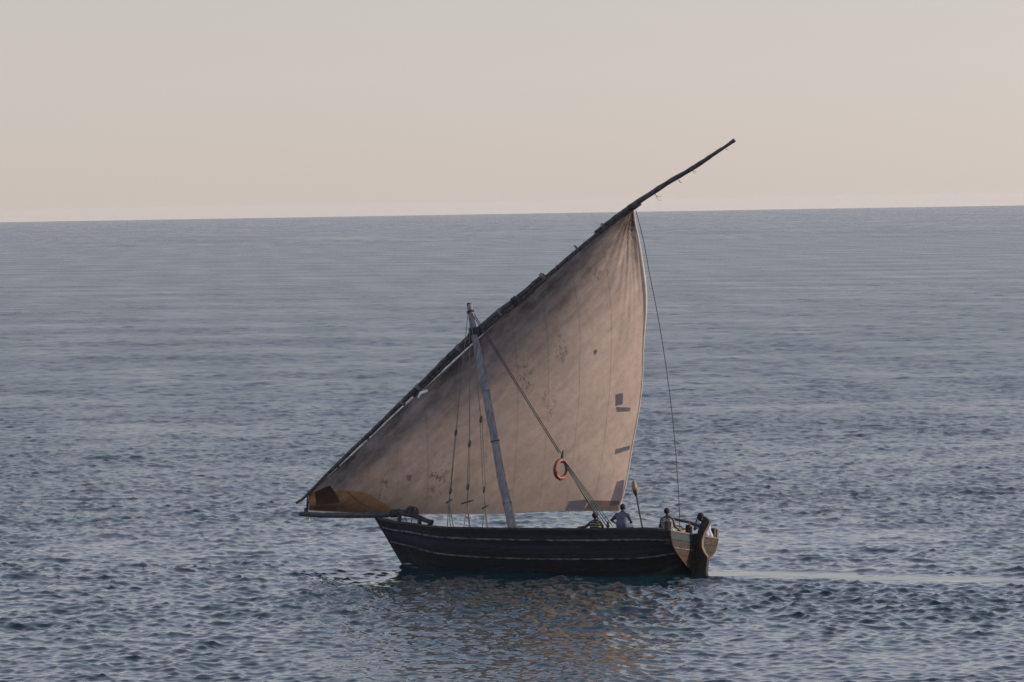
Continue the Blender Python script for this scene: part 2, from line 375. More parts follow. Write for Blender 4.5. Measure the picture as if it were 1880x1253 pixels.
def hull_pts(v, off=0.0, side=1):
    A, B = hull_line(v), hull_line(min(v + .02, 1.0) if v < .98 else v)
    C = hull_line(v - .02) if v >= .98 else A
    if v >= .98: A2, B2 = C, A
    else: A2, B2 = A, B
    out = []
    for i, p in enumerate(A):
        t = (A[min(i + 1, NL - 1)] - A[max(i - 1, 0)]).normalized(); u = (B2[i] - A2[i]).normalized()
        nrm = u.cross(t)
        if nrm.y < 0: nrm = -nrm
        nrm.normalize(); out.append(flip(p + nrm * off, side))
    return out
# inner shell that closes the joints between the planks
hb = MB(); VV = np.linspace(0, 1, 25)
for side in (1, -1):
    L = [hull_pts(v, -.045, side) for v in VV]
    vs = [p for r_ in L for p in r_]; fs = []
    for i in range(len(VV) - 1):
        for j in range(NL - 1):
            a = i * NL + j; fs.append((a, a + 1, a + NL + 1, a + NL))
    hb.add(vs, fs)
hull = hb.build('hull', M_liner, dhow)
VB = [.44, .49, .54, .59, .64, .69, .738, .787, .836, .885, .943, 1.0]
def plank_run(v0, v1, i0, i1, off, side, m, thick=.04):
    a, b, c, d = hull_pts(v0 + .0016, off, side), hull_pts(v1 - .0016, off, side), hull_pts(v1 - .0016, off - thick, side), hull_pts(v0 + .0016, off - thick, side)
    mid = hull_pts((v0 + v1) / 2, off + .006, side)
    vs, fs = [], []
    for i in range(i0, i1 + 1): vs += [a[i], mid[i], b[i], c[i], d[i]]
    n = i1 - i0
    for i in range(n):
        for k in range(5):
            fs.append((i * 5 + k, i * 5 + (k + 1) % 5, i * 5 + 5 + (k + 1) % 5, i * 5 + 5 + k))
    fs += [(0, 4, 3, 2, 1), tuple(n * 5 + k for k in range(5))]
    if side < 0: fs = [f[::-1] for f in fs]
    # shrink the run's ends a little so the butt joints show
    e0 = (Vector(vs[5]) - Vector(vs[0])) * .03; e1 = (Vector(vs[-10]) - Vector(vs[-5])) * .03
    for k in range(5): vs[k] = Vector(vs[k]) + e0; vs[-1 - k] = Vector(vs[-1 - k]) + e1
    return mesh('plank', vs, fs, m, hull, smooth=False)
for side in (1, -1):
    for k in range(len(VB) - 1):
        cuts = [0, 14 + (k * 11) % 17, 42 + (k * 13) % 19, NL - 1]
        for q in range(3):
            blue = (q == 0 and k > 5) or (q == 1 and k in (7, 8))
            off = random.uniform(-.004, .006) + (.012 if k >= 9 else 0)
            plank_run(VB[k], VB[k + 1], cuts[q], cuts[q + 1], off, side, M_hullblue if blue else M_hull)
    for v, r_ in ((.885, .032), (.69, .026)):
        P = hull_pts(v, .02, side)
        MB().add(*tube(P[1:], [r_ * random.uniform(.85, 1.15) for _ in P[1:]], 6)).build('wale', M_wale, hull)
    P = hull_pts(1.0, -.02, side)
    vs, fs = [], []
    for p in P:
        for dy, dz in ((.05, -.03), (.05, .04), (-.09, .04), (-.09, -.03)): vs.append((p.x, p.y + dy * side, p.z + dz + random.uniform(-.006, .006)))
    for i in range(len(P) - 1):
        for k in range(4): fs.append((i * 4 + k, i * 4 + (k + 1) % 4, i * 4 + 4 + (k + 1) % 4, i * 4 + 4 + k))
    fs += [(0, 3, 2, 1), tuple((len(P) - 1) * 4 + k for k in range(4))]
    mesh('gunwale', vs, fs, M_rail, dhow, smooth=False)
# stem, keel, sternpost
sv, sf = [], []
prof = [(stem_x(z) + .05, z) for z in np.linspace(-.75, 1.66, 14)]
for (x, z) in prof:
    sv += [(x + .05, .05, z), (x + .05, -.05, z), (x - .16, -.07, z), (x - .16, .07, z)]
for i in range(len(prof) - 1):
    for k in range(4): sf.append((i * 4 + k, i * 4 + (k + 1) % 4, i * 4 + 4 + (k + 1) % 4, i * 4 + 4 + k))
sf += [(0, 3, 2, 1), tuple((len(prof) - 1) * 4 + k for k in range(4))]
mesh('stem_post', sv, sf, M_hullblue, dhow, smooth=False)
MB().add(*box((-.3, 0, -.84), (10.2, .14, .2))).build('keel', M_liner, dhow, False)
MB().add(*box((-5.52, 0, .25), (.10, .16, 2.05))).build('stern_post', M_rudder, dhow, False)
# deck, foredeck, bench, stern platform and seats
def deck(name, x0, x1, z, m=M_deck, hw=lambda x: 1.5):
    N = 8; xs = np.linspace(x0, x1, N); vs, fs = [], []
    for x in xs:
        w_ = hw(x)
        for y, zz_ in ((w_, z), (-w_, z), (-w_, z - .05), (w_, z - .05)): vs.append((x, y, zz_))
    for i in range(N - 1):
        for k in range(4): fs.append((i * 4 + k, i * 4 + (k + 1) % 4, i * 4 + 4 + (k + 1) % 4, i * 4 + 4 + k))
    fs += [(0, 3, 2, 1), tuple((N - 1) * 4 + k for k in range(4))]
    return mesh(name, vs, fs, m, dhow, smooth=False)
def width_at(x, z):
    best = None
    for P_ in np.linspace(.5, 1, 26):
        L = hull_line(P_, 6)
        for a, b in zip(L, L[1:]):
            if (a.x - x) * (b.x - x) <= 0 and a.x != b.x:
                p = a.lerp(b, (x - a.x) / (b.x - a.x))
                if best is None or abs(p.z - z) < abs(best.z - z): best = p
    return max(.03, best.y - .07) if best else .05
deck('deck', -4.2, 3.9, .55, hw=lambda x: width_at(x, .55))
deck('foredeck', 3.9, 6.1, 1.12, hw=lambda x: width_at(x, 1.12))
deck('stern_platform', -5.4, -4.2, .80, hw=lambda x: width_at(x, .80))
MB().add(*box((-2.9, 1.12, .945), (2.7, .95, .05))).build('side_bench', M_deck, dhow, False)
MB().add(*box((-5.0, 1.27, .985), (.8, .74, .33))).build('stern_seat', M_deck, dhow, False)
MB().add(*box((-5.25, -1.25, .985), (.26, .80, .33))).build('stern_seat', M_deck, dhow, False)

# --- transom of painted planks, either side of the sternpost
tr = MB()
zt = [p[2] for p in TRAN[2:]]; yt = [p[1] for p in TRAN[2:]]
def ytr(z): return float(np.interp(z, zt, yt))
N = 16
for z in np.linspace(.02, 1.23, N): tr.v += [(-5.44, ytr(z), z), (-5.44, -ytr(z), z)]
tr.f = [(2 * i, 2 * i + 1, 2 * i + 3, 2 * i + 2) for i in range(N - 1)]
transom = tr.build('transom', M_liner, dhow, False)
zc = [.06, .30, .50, .70, .745, .98, 1.225]
mats_p = [M_tred, M_tred, M_tred, M_wale, M_tgrey, M_tblue]; mats_s = [M_tbrown, M_tbrown, M_tbrown, M_tgrey, M_tbrown, M_tbrown]
for side, ms in ((1, mats_p), (-1, mats_s)):
    for k in range(len(zc) - 1):
        z0, z1 = zc[k] + .006, zc[k + 1] - .006; vs, fs = [], []; n = 4; dx = random.uniform(-.006, .006)
        for x in (-5.49 + dx, -5.45):
            for i in range(n + 1):
                z = z0 + (z1 - z0) * i / n
                vs += [(x, .085 * side, z), (x, max(.09, ytr(z) + .015) * side, z)]
        o_ = 2 * (n + 1)
        for i in range(n):
            a = 2 * i; fs += [(a, a + 1, a + 3, a + 2), (o_ + a, o_ + a + 2, o_ + a + 3, o_ + a + 1), (a + 1, o_ + a + 1, o_ + a + 3, a + 3), (a, a + 2, o_ + a + 2, o_ + a)]
        fs += [(0, o_, o_ + 1, 1), (2 * n, 2 * n + 1, o_ + 2 * n + 1, o_ + 2 * n)]
        if side < 0: fs = [f[::-1] for f in fs]
        mesh('plank', vs, fs, ms[k], transom, smooth=False)
for side in (1, -1):
    MB().add(*box((-5.46, side * .935, 1.25), (.11, 1.68, .045))).build('transom_cap', M_pale, transom, False)
    P = [Vector((-5.485, side * (ytr(z) + .02), z)) for z in np.linspace(.15, 1.22, 12)]
    MB().add(*tube(P, .03, 5)).build('transom_edge', M_pale if side < 0 else M_tgrey, transom)
# frame heads that stand above the transom
def post(c, s, m, tilt=0):
    me = MB().add(*box(c, s, Matrix.Rotation(tilt, 3, 'X'))); return me.build('frame_head', m, transom, False)
post((-5.40, .33, 1.38), (.10, .15, .34), M_tred); post((-5.40, .15, 1.36), (.10, .10, .30), M_pale, R(-6))
post((-5.38, -1.62, 1.41), (.12, .16, .34), M_rudder); post((-5.41, -1.79, 1.40), (.10, .10, .32), M_pale)
post((-5.33, 1.66, 1.38), (.16, .16, .36), M_rail); post((-5.43, 1.63, 1.37), (.05, .07, .34), M_pale)  # the thin pale strip paints in the sunlit edge of this post

# --- rudder and tiller
out = [(-5.84, 1.86), (-5.93, 1.82), (-6.06, 1.70), (-5.98, 1.52), (-5.88, 1.34), (-5.80, 1.10), (-5.80, .86), (-5.90, .66), (-6.04, .50), (-6.03, .2), (-6.02, -.1), (-6.06, -.6),
       (-5.59, -.6), (-5.59, .1), (-5.59, .74), (-5.59, 1.0), (-5.64, 1.38), (-5.73, 1.62)]
vs = [(x, .085, z) for x, z in out] + [(x, -.085, z) for x, z in out]; n = len(out)
fs = [tuple(range(n)), tuple(range(n, 2 * n))[::-1]] + [(i, i + n, (i + 1) % n + n, (i + 1) % n) for i in range(n)]
rudder = mesh('rudder', vs, [f[::-1] for f in fs], M_rudder, dhow, smooth=False)
ed = MB(); EP = out[2:9]
for (x, z), (x2, z2) in zip(EP, EP[1:]):
    t_ = Vector((x2 - x, 0, z2 - z)).normalized(); nn = Vector((t_.z, 0, -t_.x)); nn = nn if nn.x < 0 else -nn
    a, b = Vector((x, 0, z)), Vector((x2, 0, z2)); vs_ = []
    for p_ in (a, b):
        for yy, oo in ((.082, .003), (-.082, .003), (-.078, .014), (.078, .014)): vs_.append(p_ + Vector((0, yy, 0)) + nn * oo)
    ed.add(vs_, [(0, 1, 5, 4), (1, 2, 6, 5), (2, 3, 7, 6), (3, 0, 4, 7), (0, 3, 2, 1), (4, 5, 6, 7)])
ed.build('sunlit_edge', M_pale, rudder, False)  # pale strip that paints sunlight onto the rudder's aft edge
bv = rudder.modifiers.new('bevel', 'BEVEL'); bv.width = .015; bv.segments = 2; bv.limit_method = 'ANGLE'
MB().add(*tube(catmull([(-5.95, 0, 1.47), (-5.62, .03, 1.55), (-5.30, .12, 1.645), (-5.05, .22, 1.70), (-4.82, .32, 1.75)], 4), [.055] * 8 + [.045] * 9, 8)).build('tiller', M_till, rudder)
MB().add(*tube(catmull([(-5.36, .12, 1.64), (-5.37, .22, 1.52), (-5.35, .40, 1.42), (-5.30, .62, 1.35), (-5.20, .80, 1.27)], 4), .032, 7)).add(*tube(catmull([(-5.33, .5, 1.39), (-5.22, .52, 1.47), (-5.08, .56, 1.50)], 4), .024, 7)).build('tiller_branch', M_till2, rudder)
for z in (.35, .95): MB().add(*box((-5.55, 0, z), (.12, .20, .06))).build('rudder_strap', M_till, rudder, False)

# --- mast
def wob(P, a):
    return [Vector(p) + Vector((random.uniform(-a, a), random.uniform(-a, a), 0)) for p in P]
mp_ = wob(catmull([(1.12, 0, .5), (1.40, 0, 1.35), (1.95, 0, 3.1), (2.36, 0, 4.67), (3.03, 0, 7.09), (3.35, 0, 8.21), (3.53, 0, 8.96)], 6), .012)
zr = [.5, 1.35, 3.1, 4.67, 7.09, 8.21, 8.96]; rr = [.16, .155, .145, .14, .125, .11, .095]
mast = MB().add(*tube(mp_, [float(np.interp(p.z, zr, rr)) * random.uniform(.95, 1.06) for p in mp_], 12)).build('mast', M_mast, dhow)
def on(P, z):
    for a, b in zip(P, P[1:]):
        if (a.z - z) * (b.z - z) <= 0: return a.lerp(b, (z - a.z) / (b.z - a.z)), (b - a).normalized()
def ring(name, P, z, rad, r_, m, parent, turns=1, pitch_=.035):
    b = MB(); c, t = on(P, z)
    for k in range(turns): b.add(*torus(c + t * pitch_ * (k - (turns - 1) / 2), t + Vector((0, random.uniform(-.1, .1), random.uniform(-.1, .1))), rad, r_, 14, 6))
    return b.build(name, m, parent)
ring('lashing', mp_, 4.3, .155, .014, M_drope, mast, 1); ring('lashing', mp_, 8.05, .15, .03, M_dlash, mast, 5, .05); ring('lashing', mp_, 8.72, .118, .018, M_dlash, mast, 2, .04)
ring('lashing', mp_, 2.2, .162, .012, M_rope, mast, 1); ring('lashing', mp_, 6.0, .148, .012, M_rope, mast, 1)
MB().add(*box(mp_[-1] + Vector((0, 0, .02)), (.13, .13, .09))).build('mast_cap', M_till, mast, False)

# --- yard: spars scarfed and lashed end to end
YC = [(9.98, 0, 2.06), (9.59, -.02, 2.34), (8.86, -.05, 3.05), (7.65, -.11, 4.16), (7.01, -.14, 4.73), (5.45, -.21, 6.17), (4.46, -.26, 7.10), (3.70, -.31, 7.77), (2.65, -.45, 8.69), (2.11, -.54, 9.11),
      (1.57, -.62, 9.56), (1.05, -.71, 10.06), (-.10, -.90, 11.06), (-1.02, -1.05, 11.81), (-1.93, -1.19, 12.44), (-3.08, -1.39, 13.21), (-4.11, -1.57, 13.83), (-4.73, -1.68, 14.26), (-5.39, -1.80, 14.71)]
yl = catmull(YC, 5)
def seg(z0, z1, off=(0, 0, 0)): return [p + Vector(off) for p in yl if z0 <= p.z <= z1]
def spar(name, P, ctrl, parent):
    rad = [float(np.interp(i / (len(P) - 1), [c[0] for c in ctrl], [c[1] for c in ctrl])) * random.uniform(.9, 1.1) for i in range(len(P))]
    return MB().add(*tube(wob(P, .01), rad, 9)).build(name, M_yard, parent)
yard = spar('yard', seg(2.0, 10.2, (.02, 0, .02)), [(0, .045), (.2, .065), (.6, .10), (.9, .09), (1, .06)], dhow)
spar('spar', seg(5.6, 12.6, (-.06, -.05, -.06)), [(0, .055), (.3, .085), (.7, .075), (1, .05)], yard)
spar('spar', seg(11.5, 14.8), [(0, .045), (.25, .095), (.6, .08), (.93, .055), (1, .075)], yard)
spar('spar', seg(6.4, 9.9, (.07, -.02, .07)), [(0, .03), (.4, .055), (1, .03)], yard)
for z, t_, m_, r_ in ((5.6, 3, M_lash, .115), (6.15, 4, M_lash, .13), (7.5, 4, M_lash, .15), (7.95, 9, M_dlash, .165), (8.75, 3, M_lash, .15), (9.15, 6, M_dlash, .155), (10.0, 4, M_lash, .14), (11.0, 2, M_lash, .12), (11.75, 3, M_lash, .115), (12.4, 5, M_dlash, .10), (3.4, 2, M_dlash, .075), (4.4, 2, M_dlash, .09)):
    ring('lashing', yl, z, r_ * .93, .016, m_, yard, t_, .03)
# frayed ends hanging from the bare upper yard
def frays(z, n_, s):
    c, t = on(yl, z); b = MB()
    for _ in range(n_):
        P = [c + Vector((0, 0, -.05))]
        d = Vector((random.uniform(-.9, -.2), random.uniform(-.2, .2), random.uniform(-.7, -.1))) * s
        for i in range(1, 6): P.append(P[0] + d * (i / 5) + Vector((0, 0, -.35 * s * math.sin(i / 5 * 2.6))))
        b.add(*tube(P, .006, 4))
    b.build('frayed_line', M_drope, yard)
frays(12.95, 3, .32); frays(13.45, 3, .22); frays(13.75, 2, .2); frays(14.5, 2, .12)

# --- sail
LUFF = catmull([(9.56, -.07, 2.44), (8.44, -.12, 3.36), (7.47, -.17, 4.20), (6.43, -.22, 5.14), (5.83, -.24, 5.65), (4.91, -.29, 6.43), (4.01, -.33, 7.20), (3.34, -.39, 7.82), (2.59, -.51, 8.53), (2.0, -.61, 9.04),
        (1.24, -.73, 9.74), (.51, -.85, 10.37), (-.34, -.99, 11.14), (-1.15, -1.12, 11.78), (-1.95, -1.25, 12.35)], 4)
FOOT = catmull([(9.48, 0, 1.83), (8.14, -.44, 1.81), (7.03, -.78, 1.81), (5.32, -1.19, 1.87), (3.95, -1.42, 1.91), (2.33, -1.58, 1.98), (1.09, -1.63, 2.06), (.04, -1.63, 2.09), (-1.01, -1.62, 2.11), (-1.75, -1.60, 2.12)], 4)
LEECH = catmull([(-1.75, -1.60, 2.12), (-1.91, -1.69, 2.92), (-2.03, -1.81, 4.04), (-2.15, -1.92, 5.53), (-2.25, -1.94, 6.83), (-2.27, -1.87, 8.22), (-2.27, -1.74, 9.50), (-2.21, -1.60, 10.42), (-2.10, -1.44, 11.33), (-1.99, -1.34, 11.88), (-1.95, -1.25, 12.35)], 4)
def resample(P, n):
    A = np.array([tuple(p) for p in P]); d = np.concatenate([[0], np.cumsum(np.linalg.norm(np.diff(A, axis=0), axis=1))]); d /= d[-1]
    t = np.linspace(0, 1, n); return np.stack([np.interp(t, d, A[:, i]) for i in range(3)], -1)
NPAN, PER, NT = 11, 30, 220
NS = NPAN * PER + 1
fo, lu, le = resample(FOOT, NS), resample(LUFF, NS), resample(LEECH, NT)
S, T = np.meshgrid(np.linspace(0, 1, NS), np.linspace(0, 1, NT), indexing='ij')
lin = fo[:, None] * (1 - T[..., None]) + lu[:, None] * T[..., None]
dle = le - (fo[-1] * (1 - T[0][:, None]) + lu[-1] * T[0][:, None])
SP = lin + dle[None] * (S ** 2.2)[..., None]
ell = np.linalg.norm(lu - fo, axis=1)[:, None]
dist = ell * (1 - T)
amp = 2.5 * (1 - np.exp(-.25 * ell))
belly = amp * (1 - np.exp(-dist / (.50 * amp + .1))) * (1 - (1 - T) ** 3.2) * (1 - S ** 9)
SP += belly[..., None] * np.array([.44, -.88, .10])
# folds running out of the peak, the tack and the clew, and slack scallops along the yard
pk = np.array([-1.95, -1.25, 12.35])
v = SP - pk; rr_ = np.sqrt(v[..., 0] ** 2 + v[..., 2] ** 2) + 1e-6; an = np.arctan2(v[..., 0], -v[..., 2])
rngs = np.random.default_rng(5); fold = np.zeros_like(rr_)
for a0, w_, h_, ln in ((.005, .02, .04, 2.2), (.02, .035, .05, 2.6), (.09, .028, .07, 3.0), (.16, .03, .06, 3.6), (.25, .035, .07, 2.8), (.36, .05, .07, 2.6), (.50, .05, .05, 2.0), (.63, .06, .05, 1.8), (.12, .02, .05, 1.6), (.30, .03, .05, 1.5)):
    fold += 2.3 * h_ * np.exp(-((an - a0) / w_) ** 2) * np.exp(-(rr_ / ln) ** 2) * np.clip(rr_ / .8, 0, 1)
fold += .035 * np.sin(S * 37.8) * np.exp(-dist / .5) * np.clip(dist / .15, 0, 1)
for _ in range(16):
    kx, kz = rngs.normal(0, 1.1), rngs.normal(0, .9)
    fold += .012 * np.sin(kx * SP[..., 0] + kz * SP[..., 2] + rngs.uniform(0, 6.28)) * np.clip(dist, 0, 1) * (1 - S ** 6)
# leech flutters a little
SP[..., 0] -= .03 * np.sin(T * 19 + 1) * S ** 20 * np.sin(math.pi * T)
SP[..., 1] += fold
CHAFE_SHADE = np.exp(-dist / 2.3)  # reach of the stains and painted shade, fading away from the luff
def chafe_shade(o, vals):
    a_ = o.data.attributes.new('chafe_shade', 'FLOAT', 'POINT'); a_.data.foreach_set('value', np.asarray(vals, dtype=np.float32).ravel()); return o
def sail_pt(s, t, off=0.0):
    i, j = s * (NS - 1), t * (NT - 1); i0, j0 = min(int(i), NS - 2), min(int(j), NT - 2); a, b = i - i0, j - j0
    p = SP[i0, j0] * (1 - a) * (1 - b) + SP[i0 + 1, j0] * a * (1 - b) + SP[i0, j0 + 1] * (1 - a) * b + SP[i0 + 1, j0 + 1] * a * b
    n_ = np.cross(SP[i0 + 1, j0] - SP[i0, j0], SP[i0, j0 + 1] - SP[i0, j0]); n_ /= np.linalg.norm(n_) + 1e-9
    if n_[1] < 0: n_ = -n_
    return Vector(p + n_ * off)
def sail_st(x, z):
    d = (SP[..., 0] - x) ** 2 + (SP[..., 2] - z) ** 2; k = np.unravel_index(np.argmin(d), d.shape); return k[0] / (NS - 1), k[1] / (NT - 1)
# bolt rope round the edge is the sail's own mesh, its canvas panels are children
sb = MB()
sb.add(*tube([Vector(SP[i, -1]) for i in range(0, NS, 3)], .016, 6)).add(*tube([Vector(SP[i, 0]) for i in range(0, NS, 3)], .014, 6))
sail = sb.build('sail', M_hem, dhow)
for k in range(NPAN):
    blk = SP[k * PER:(k + 1) * PER + 1]; n_ = blk.shape[0]; ff = []
    for i in range(n_ - 1):
        for j in range(NT - 1): ff.append((i * NT + j, (i + 1) * NT + j, (i + 1) * NT + j + 1, i * NT + j + 1))
    if k < 4:      # the tack is pieced out with thin orange canvas
        fl = blk.reshape(-1, 3); keep, tack = [], []
        for f_ in ff:
            c_ = fl[list(f_)].mean(axis=0); lim = np.interp(c_[0], [6.35, 7.0, 7.8, 8.6, 9.6], [1.7, 2.15, 2.55, 2.62, 2.42]); (tack if c_[2] < lim else keep).append(f_)
        for part_, m_ in ((keep, M_sail), (tack, M_orange)):
            if part_:
                ids = sorted({i for f_ in part_ for i in f_}); mp2 = {q: w for w, q in enumerate(ids)}
                chafe_shade(mesh('cloth_panel', fl[ids], [tuple(mp2[i] for i in f_) for f_ in part_], m_, sail), CHAFE_SHADE[k * PER:(k + 1) * PER + 1].ravel()[ids])
    else: chafe_shade(mesh('cloth_panel', blk.reshape(-1, 3), ff, M_sail, sail), CHAFE_SHADE[k * PER:(k + 1) * PER + 1])
    if k:
        s = k / NPAN; P0 = [sail_pt(s - .0004, t, .006) for t in np.linspace(0, 1, 60)]; P1 = [sail_pt(s + .0004, t, .006) for t in np.linspace(0, 1, 60)]
        chafe_shade(mesh('seam', P0 + P1, [(i, i + 60, i + 61, i + 1) for i in range(59)], M_seam, sail), [float(CHAFE_SHADE[k * PER, int(round(t * (NT - 1)))]) for _ in (0, 1) for t in np.linspace(0, 1, 60)])
# rolled hem down the leech, fullest in its upper third
hp = [Vector(SP[-1, j]) for j in range(0, NT, 3)]
MB().add(*tube(hp, [.028 + .055 * math.exp(-((j / len(hp) - .74) / .13) ** 2) for j in range(len(hp))], 8, squash=.8)).build('leech_hem', M_hem, sail)
def patch(name, corners, m, off=.012, n_=8):
    """a piece of canvas sewn on: corners in (x, z), wound around"""
    st = [sail_st(*c) for c in corners]; vs = []
    for i in range(n_ + 1):
        for j in range(n_ + 1):
            a, b = i / n_, j / n_
            s = (st[0][0] * (1 - a) + st[1][0] * a) * (1 - b) + (st[3][0] * (1 - a) + st[2][0] * a) * b
            t = (st[0][1] * (1 - a) + st[1][1] * a) * (1 - b) + (st[3][1] * (1 - a) + st[2][1] * a) * b
            vs.append(sail_pt(s, t, off))
    w_ = n_ + 1
    return mesh(name, vs, [(i * w_ + j, (i + 1) * w_ + j, (i + 1) * w_ + j + 1, i * w_ + j + 1) for i in range(n_) for j in range(n_)], m, sail)
tag(patch('patch', [(-.90, 6.15), (-1.25, 6.21), (-1.30, 5.80), (-.94, 5.74)], M_patch), 'square grey blue patch')
patch('patch', [(-1.02, 5.70), (-1.72, 5.69), (-1.72, 5.55), (-1.05, 5.54)], M_patch)
patch('patch', [(-1.20, 4.25), (-1.95, 4.36), (-1.95, 4.20), (-1.22, 4.08)], M_patch)
patch('patch', [(-1.52, 3.10), (-1.86, 3.18), (-1.78, 2.30), (-1.35, 2.30)], M_patch)
tag(patch('patch', [(-.60, 2.45), (-1.76, 2.45), (-1.74, 2.14), (-.40, 2.12)], M_patchd, .02), 'dark brown corner reinforcement')
patch('patch', [(.3, 2.40), (-.5, 2.48), (-.4, 2.12), (.3, 2.10)], M_patch, .016)
tag(patch('patch', [(9.40, 2.50), (8.95, 2.75), (8.62, 2.16), (9.36, 2.02)], M_tackd, .02), 'dark brown tack reinforcement')
patch('patch', [(9.36, 1.98), (8.65, 2.02), (8.65, 1.86), (9.36, 1.86)], M_tackd, .02)
patch('patch', [(6.60, 3.20), (6.45, 3.26), (6.40, 3.06), (6.55, 3.02)], M_patch)
sp_ = sail_st(.08, 7.66); cpt = sail_pt(*sp_, .012)
mesh('patch', [cpt] + [sail_pt(sp_[0] + .0052 * math.cos(a), sp_[1] + .0095 * math.sin(a), .012) for a in np.linspace(0, 2 * math.pi, 13)[:-1]], [(0, i + 1, (i + 1) % 12 + 1) for i in range(12)], M_patch, sail)
# lacings that hold the luff to the yard
lace = MB()
for k in range(34):
    s = (k + .5) / 34; a = sail_pt(s, .999); b = min(yl, key=lambda p: (p - a).length)
    lace.add(*tube([a, a.lerp(b, .5) + Vector((.02, .05, 0)), b + Vector((0, .06, 0))], .009, 4))
tag(lace.build('lacing', M_rope, sail), kind='stuff')
MB().add(*tube([(9.58, -.05, 2.50), (9.56, 0, 2.2), (9.55, .02, 1.72)], .028, 6)).add(*tube([(9.50, -.02, 2.42), (9.53, 0, 1.75)], .02, 5)).build('tack_lashing', M_dlash, sail)
MB().add(*tube(catmull([(8.1, -.2, 2.52), (7.4, 0, 2.12), (6.62, .05, 1.78)], 6), .018, 5)).build('tack_line', M_drope, sail)
rag = [(5.35, -.1, 5.98), (5.05, -.08, 6.06), (4.98, -.04, 5.97), (5.25, -.06, 5.90), (5.36, -.05, 5.74), (5.42, -.08, 5.76)]
rb_ = mesh('rag', rag, [(0, 1, 2, 3), (0, 3, 4, 5)], M_white, sail); sm = rb_.modifiers.new('thick', 'SOLIDIFY'); sm.thickness = .02
MB().add(*tube(catmull([(.1, -1.6, 2.10), (.06, -1.58, 1.98), (.02, -1.58, 1.90)], 3), .012, 4)).build('twine', M_yellow, sail)

# --- bowsprit and the gear on the foredeck
bsp = catmull([(9.83, .02, 1.71), (8.9, .03, 1.68), (7.8, .03, 1.69), (6.6, .02, 1.72), (5.9, .0, 1.80), (5.15, 0, 1.84)], 5)
bow = MB().add(*tube(wob(bsp, .008), [float(np.interp(i, [0, 3, 10, 20, 25], [.075, .09, .095, .10, .11])) for i in range(len(bsp))], 10)).build('bowsprit', M_yard, dhow)
MB().add(*tube([(9.62, .02, 1.7), (9.63, .0, 1.92)], .035, 6)).build('cleat', M_yard, bow)
MB().add(*tube(catmull([(9.45, .03, 1.64), (9.40, .06, 1.52), (9.42, .05, 1.44)], 3), .012, 4)).build('twine', M_yellow, bow)
bl = MB()
for k in range(7): bl.add(*torus((6.15 - k * .05, .01, 1.775 + k * .004), (1, .1 * random.uniform(-1, 1), random.uniform(-.1, .1)), .125, .025, 12, 6))
bl.build('lashing', M_dlash, bow)
tb = MB()
for k in range(16): tb.add(*torus((5.42 + random.uniform(-.16, .16), random.uniform(-.1, .1), 1.88 + random.uniform(-.06, .07)), (random.uniform(-1, 1), random.uniform(-1, 1), random.uniform(-.5, .5)), random.uniform(.07, .14), .02, 12, 5))
tb.build('rope_tangle', M_dlash, bow)
MB().add(*tube(catmull([(5.65, .05, 1.76), (5.2, .06, 1.71), (4.75, .06, 1.55), (4.5, .06, 1.50)], 4), [.085] * 8 + [.075] * 3 + [.09, .1], 9)).build('bitt_beam', M_rail, dhow)
for x, h_ in ((5.02, 1.62), (4.62, 1.56), (5.82, 1.72)): MB().add(*tube([(x, .05, 1.1), (x - .01, .05, h_)], .075, 8)).build('bitt_post', M_rail, dhow)
MB().add(*tube(catmull([(5.62, .1, 1.75), (5.45, .16, 1.5), (5.36, .2, 1.38)], 4), .014, 5)).add(*tube(catmull([(5.3, .1, 1.7), (5.27, .14, 1.5), (5.28, .14, 1.36)], 4), .014, 5)).build('bow_line', M_drope, dhow)

# --- rigging
def lerp(a, b, t): return tuple(a[i] + (b[i] - a[i]) * t for i in range(3))
def block(c, t, h, parent, m=None):
    t = Vector(t).normalized(); MB().add(*ellipsoid(c, Vector((1, 0, 0)), t, (.055, .045, h), 10, 8)).build('block', m or M_block, parent)
def double(a, b, g, r_, b_):
    a, b = Vector(a), Vector(b); q = Vector((g, 0, 0))
    b_.add(*tube([a - q, b - q], r_, 5)).add(*tube([a + q, b + q], r_, 5))
def shroud(top, b1, b2, tog, legs, gap, toggle_len):
    s_ = MB().add(*tube([top, lerp(top, b1, .5), b1], .012, 5)); double(b1, b2, gap, .011, s_); s_.add(*tube([b2, tog], .02, 5))
    for g in legs: s_.add(*tube([tog, g], .014, 5))
    o = s_.build('shroud', M_rope, dhow); d = Vector(b2) - Vector(b1)
    block(b1, d, .13, o); block(b2, d, .12, o)
    MB().add(*tube([Vector(tog) + Vector((toggle_len, .02, -.07)), Vector(tog) - Vector((toggle_len, .02, -.07))], .028, 6)).build('toggle', M_block, o)
    MB().add(*torus(Vector(tog), d, .035, .02, 10, 5)).build('lashing', M_rope, o)
shroud((3.50, .12, 8.68), (3.25, .97, 4.49), (3.10, 1.39, 2.47), (3.10, 1.46, 2.12), [(3.03, 1.60, 1.22), (2.90, 1.62, 1.22), (2.78, 1.62, 1.22)], .015, .10)
shroud((3.42, .12, 8.50), (2.65, 1.05, 4.11), (2.45, 1.36, 2.62), (2.38, 1.47, 2.11), [(2.36, 1.66, 1.2), (2.14, 1.67, 1.2), (2.10, 1.67, 1.2)], .03, .22)
shroud((3.36, .12, 8.40), (2.36, .87, 4.96), (1.80, 1.38, 2.53), (1.66, 1.50, 1.95), [(1.64, 1.68, 1.2), (1.47, 1.69, 1.2), (1.41, 1.69, 1.2)], .04, .11)
hb_ = MB(); double((3.33, .10, 8.66), (-.86, 1.10, 3.83), .035, .016, hb_)
hal = hb_.build('halyard', M_drope, dhow)
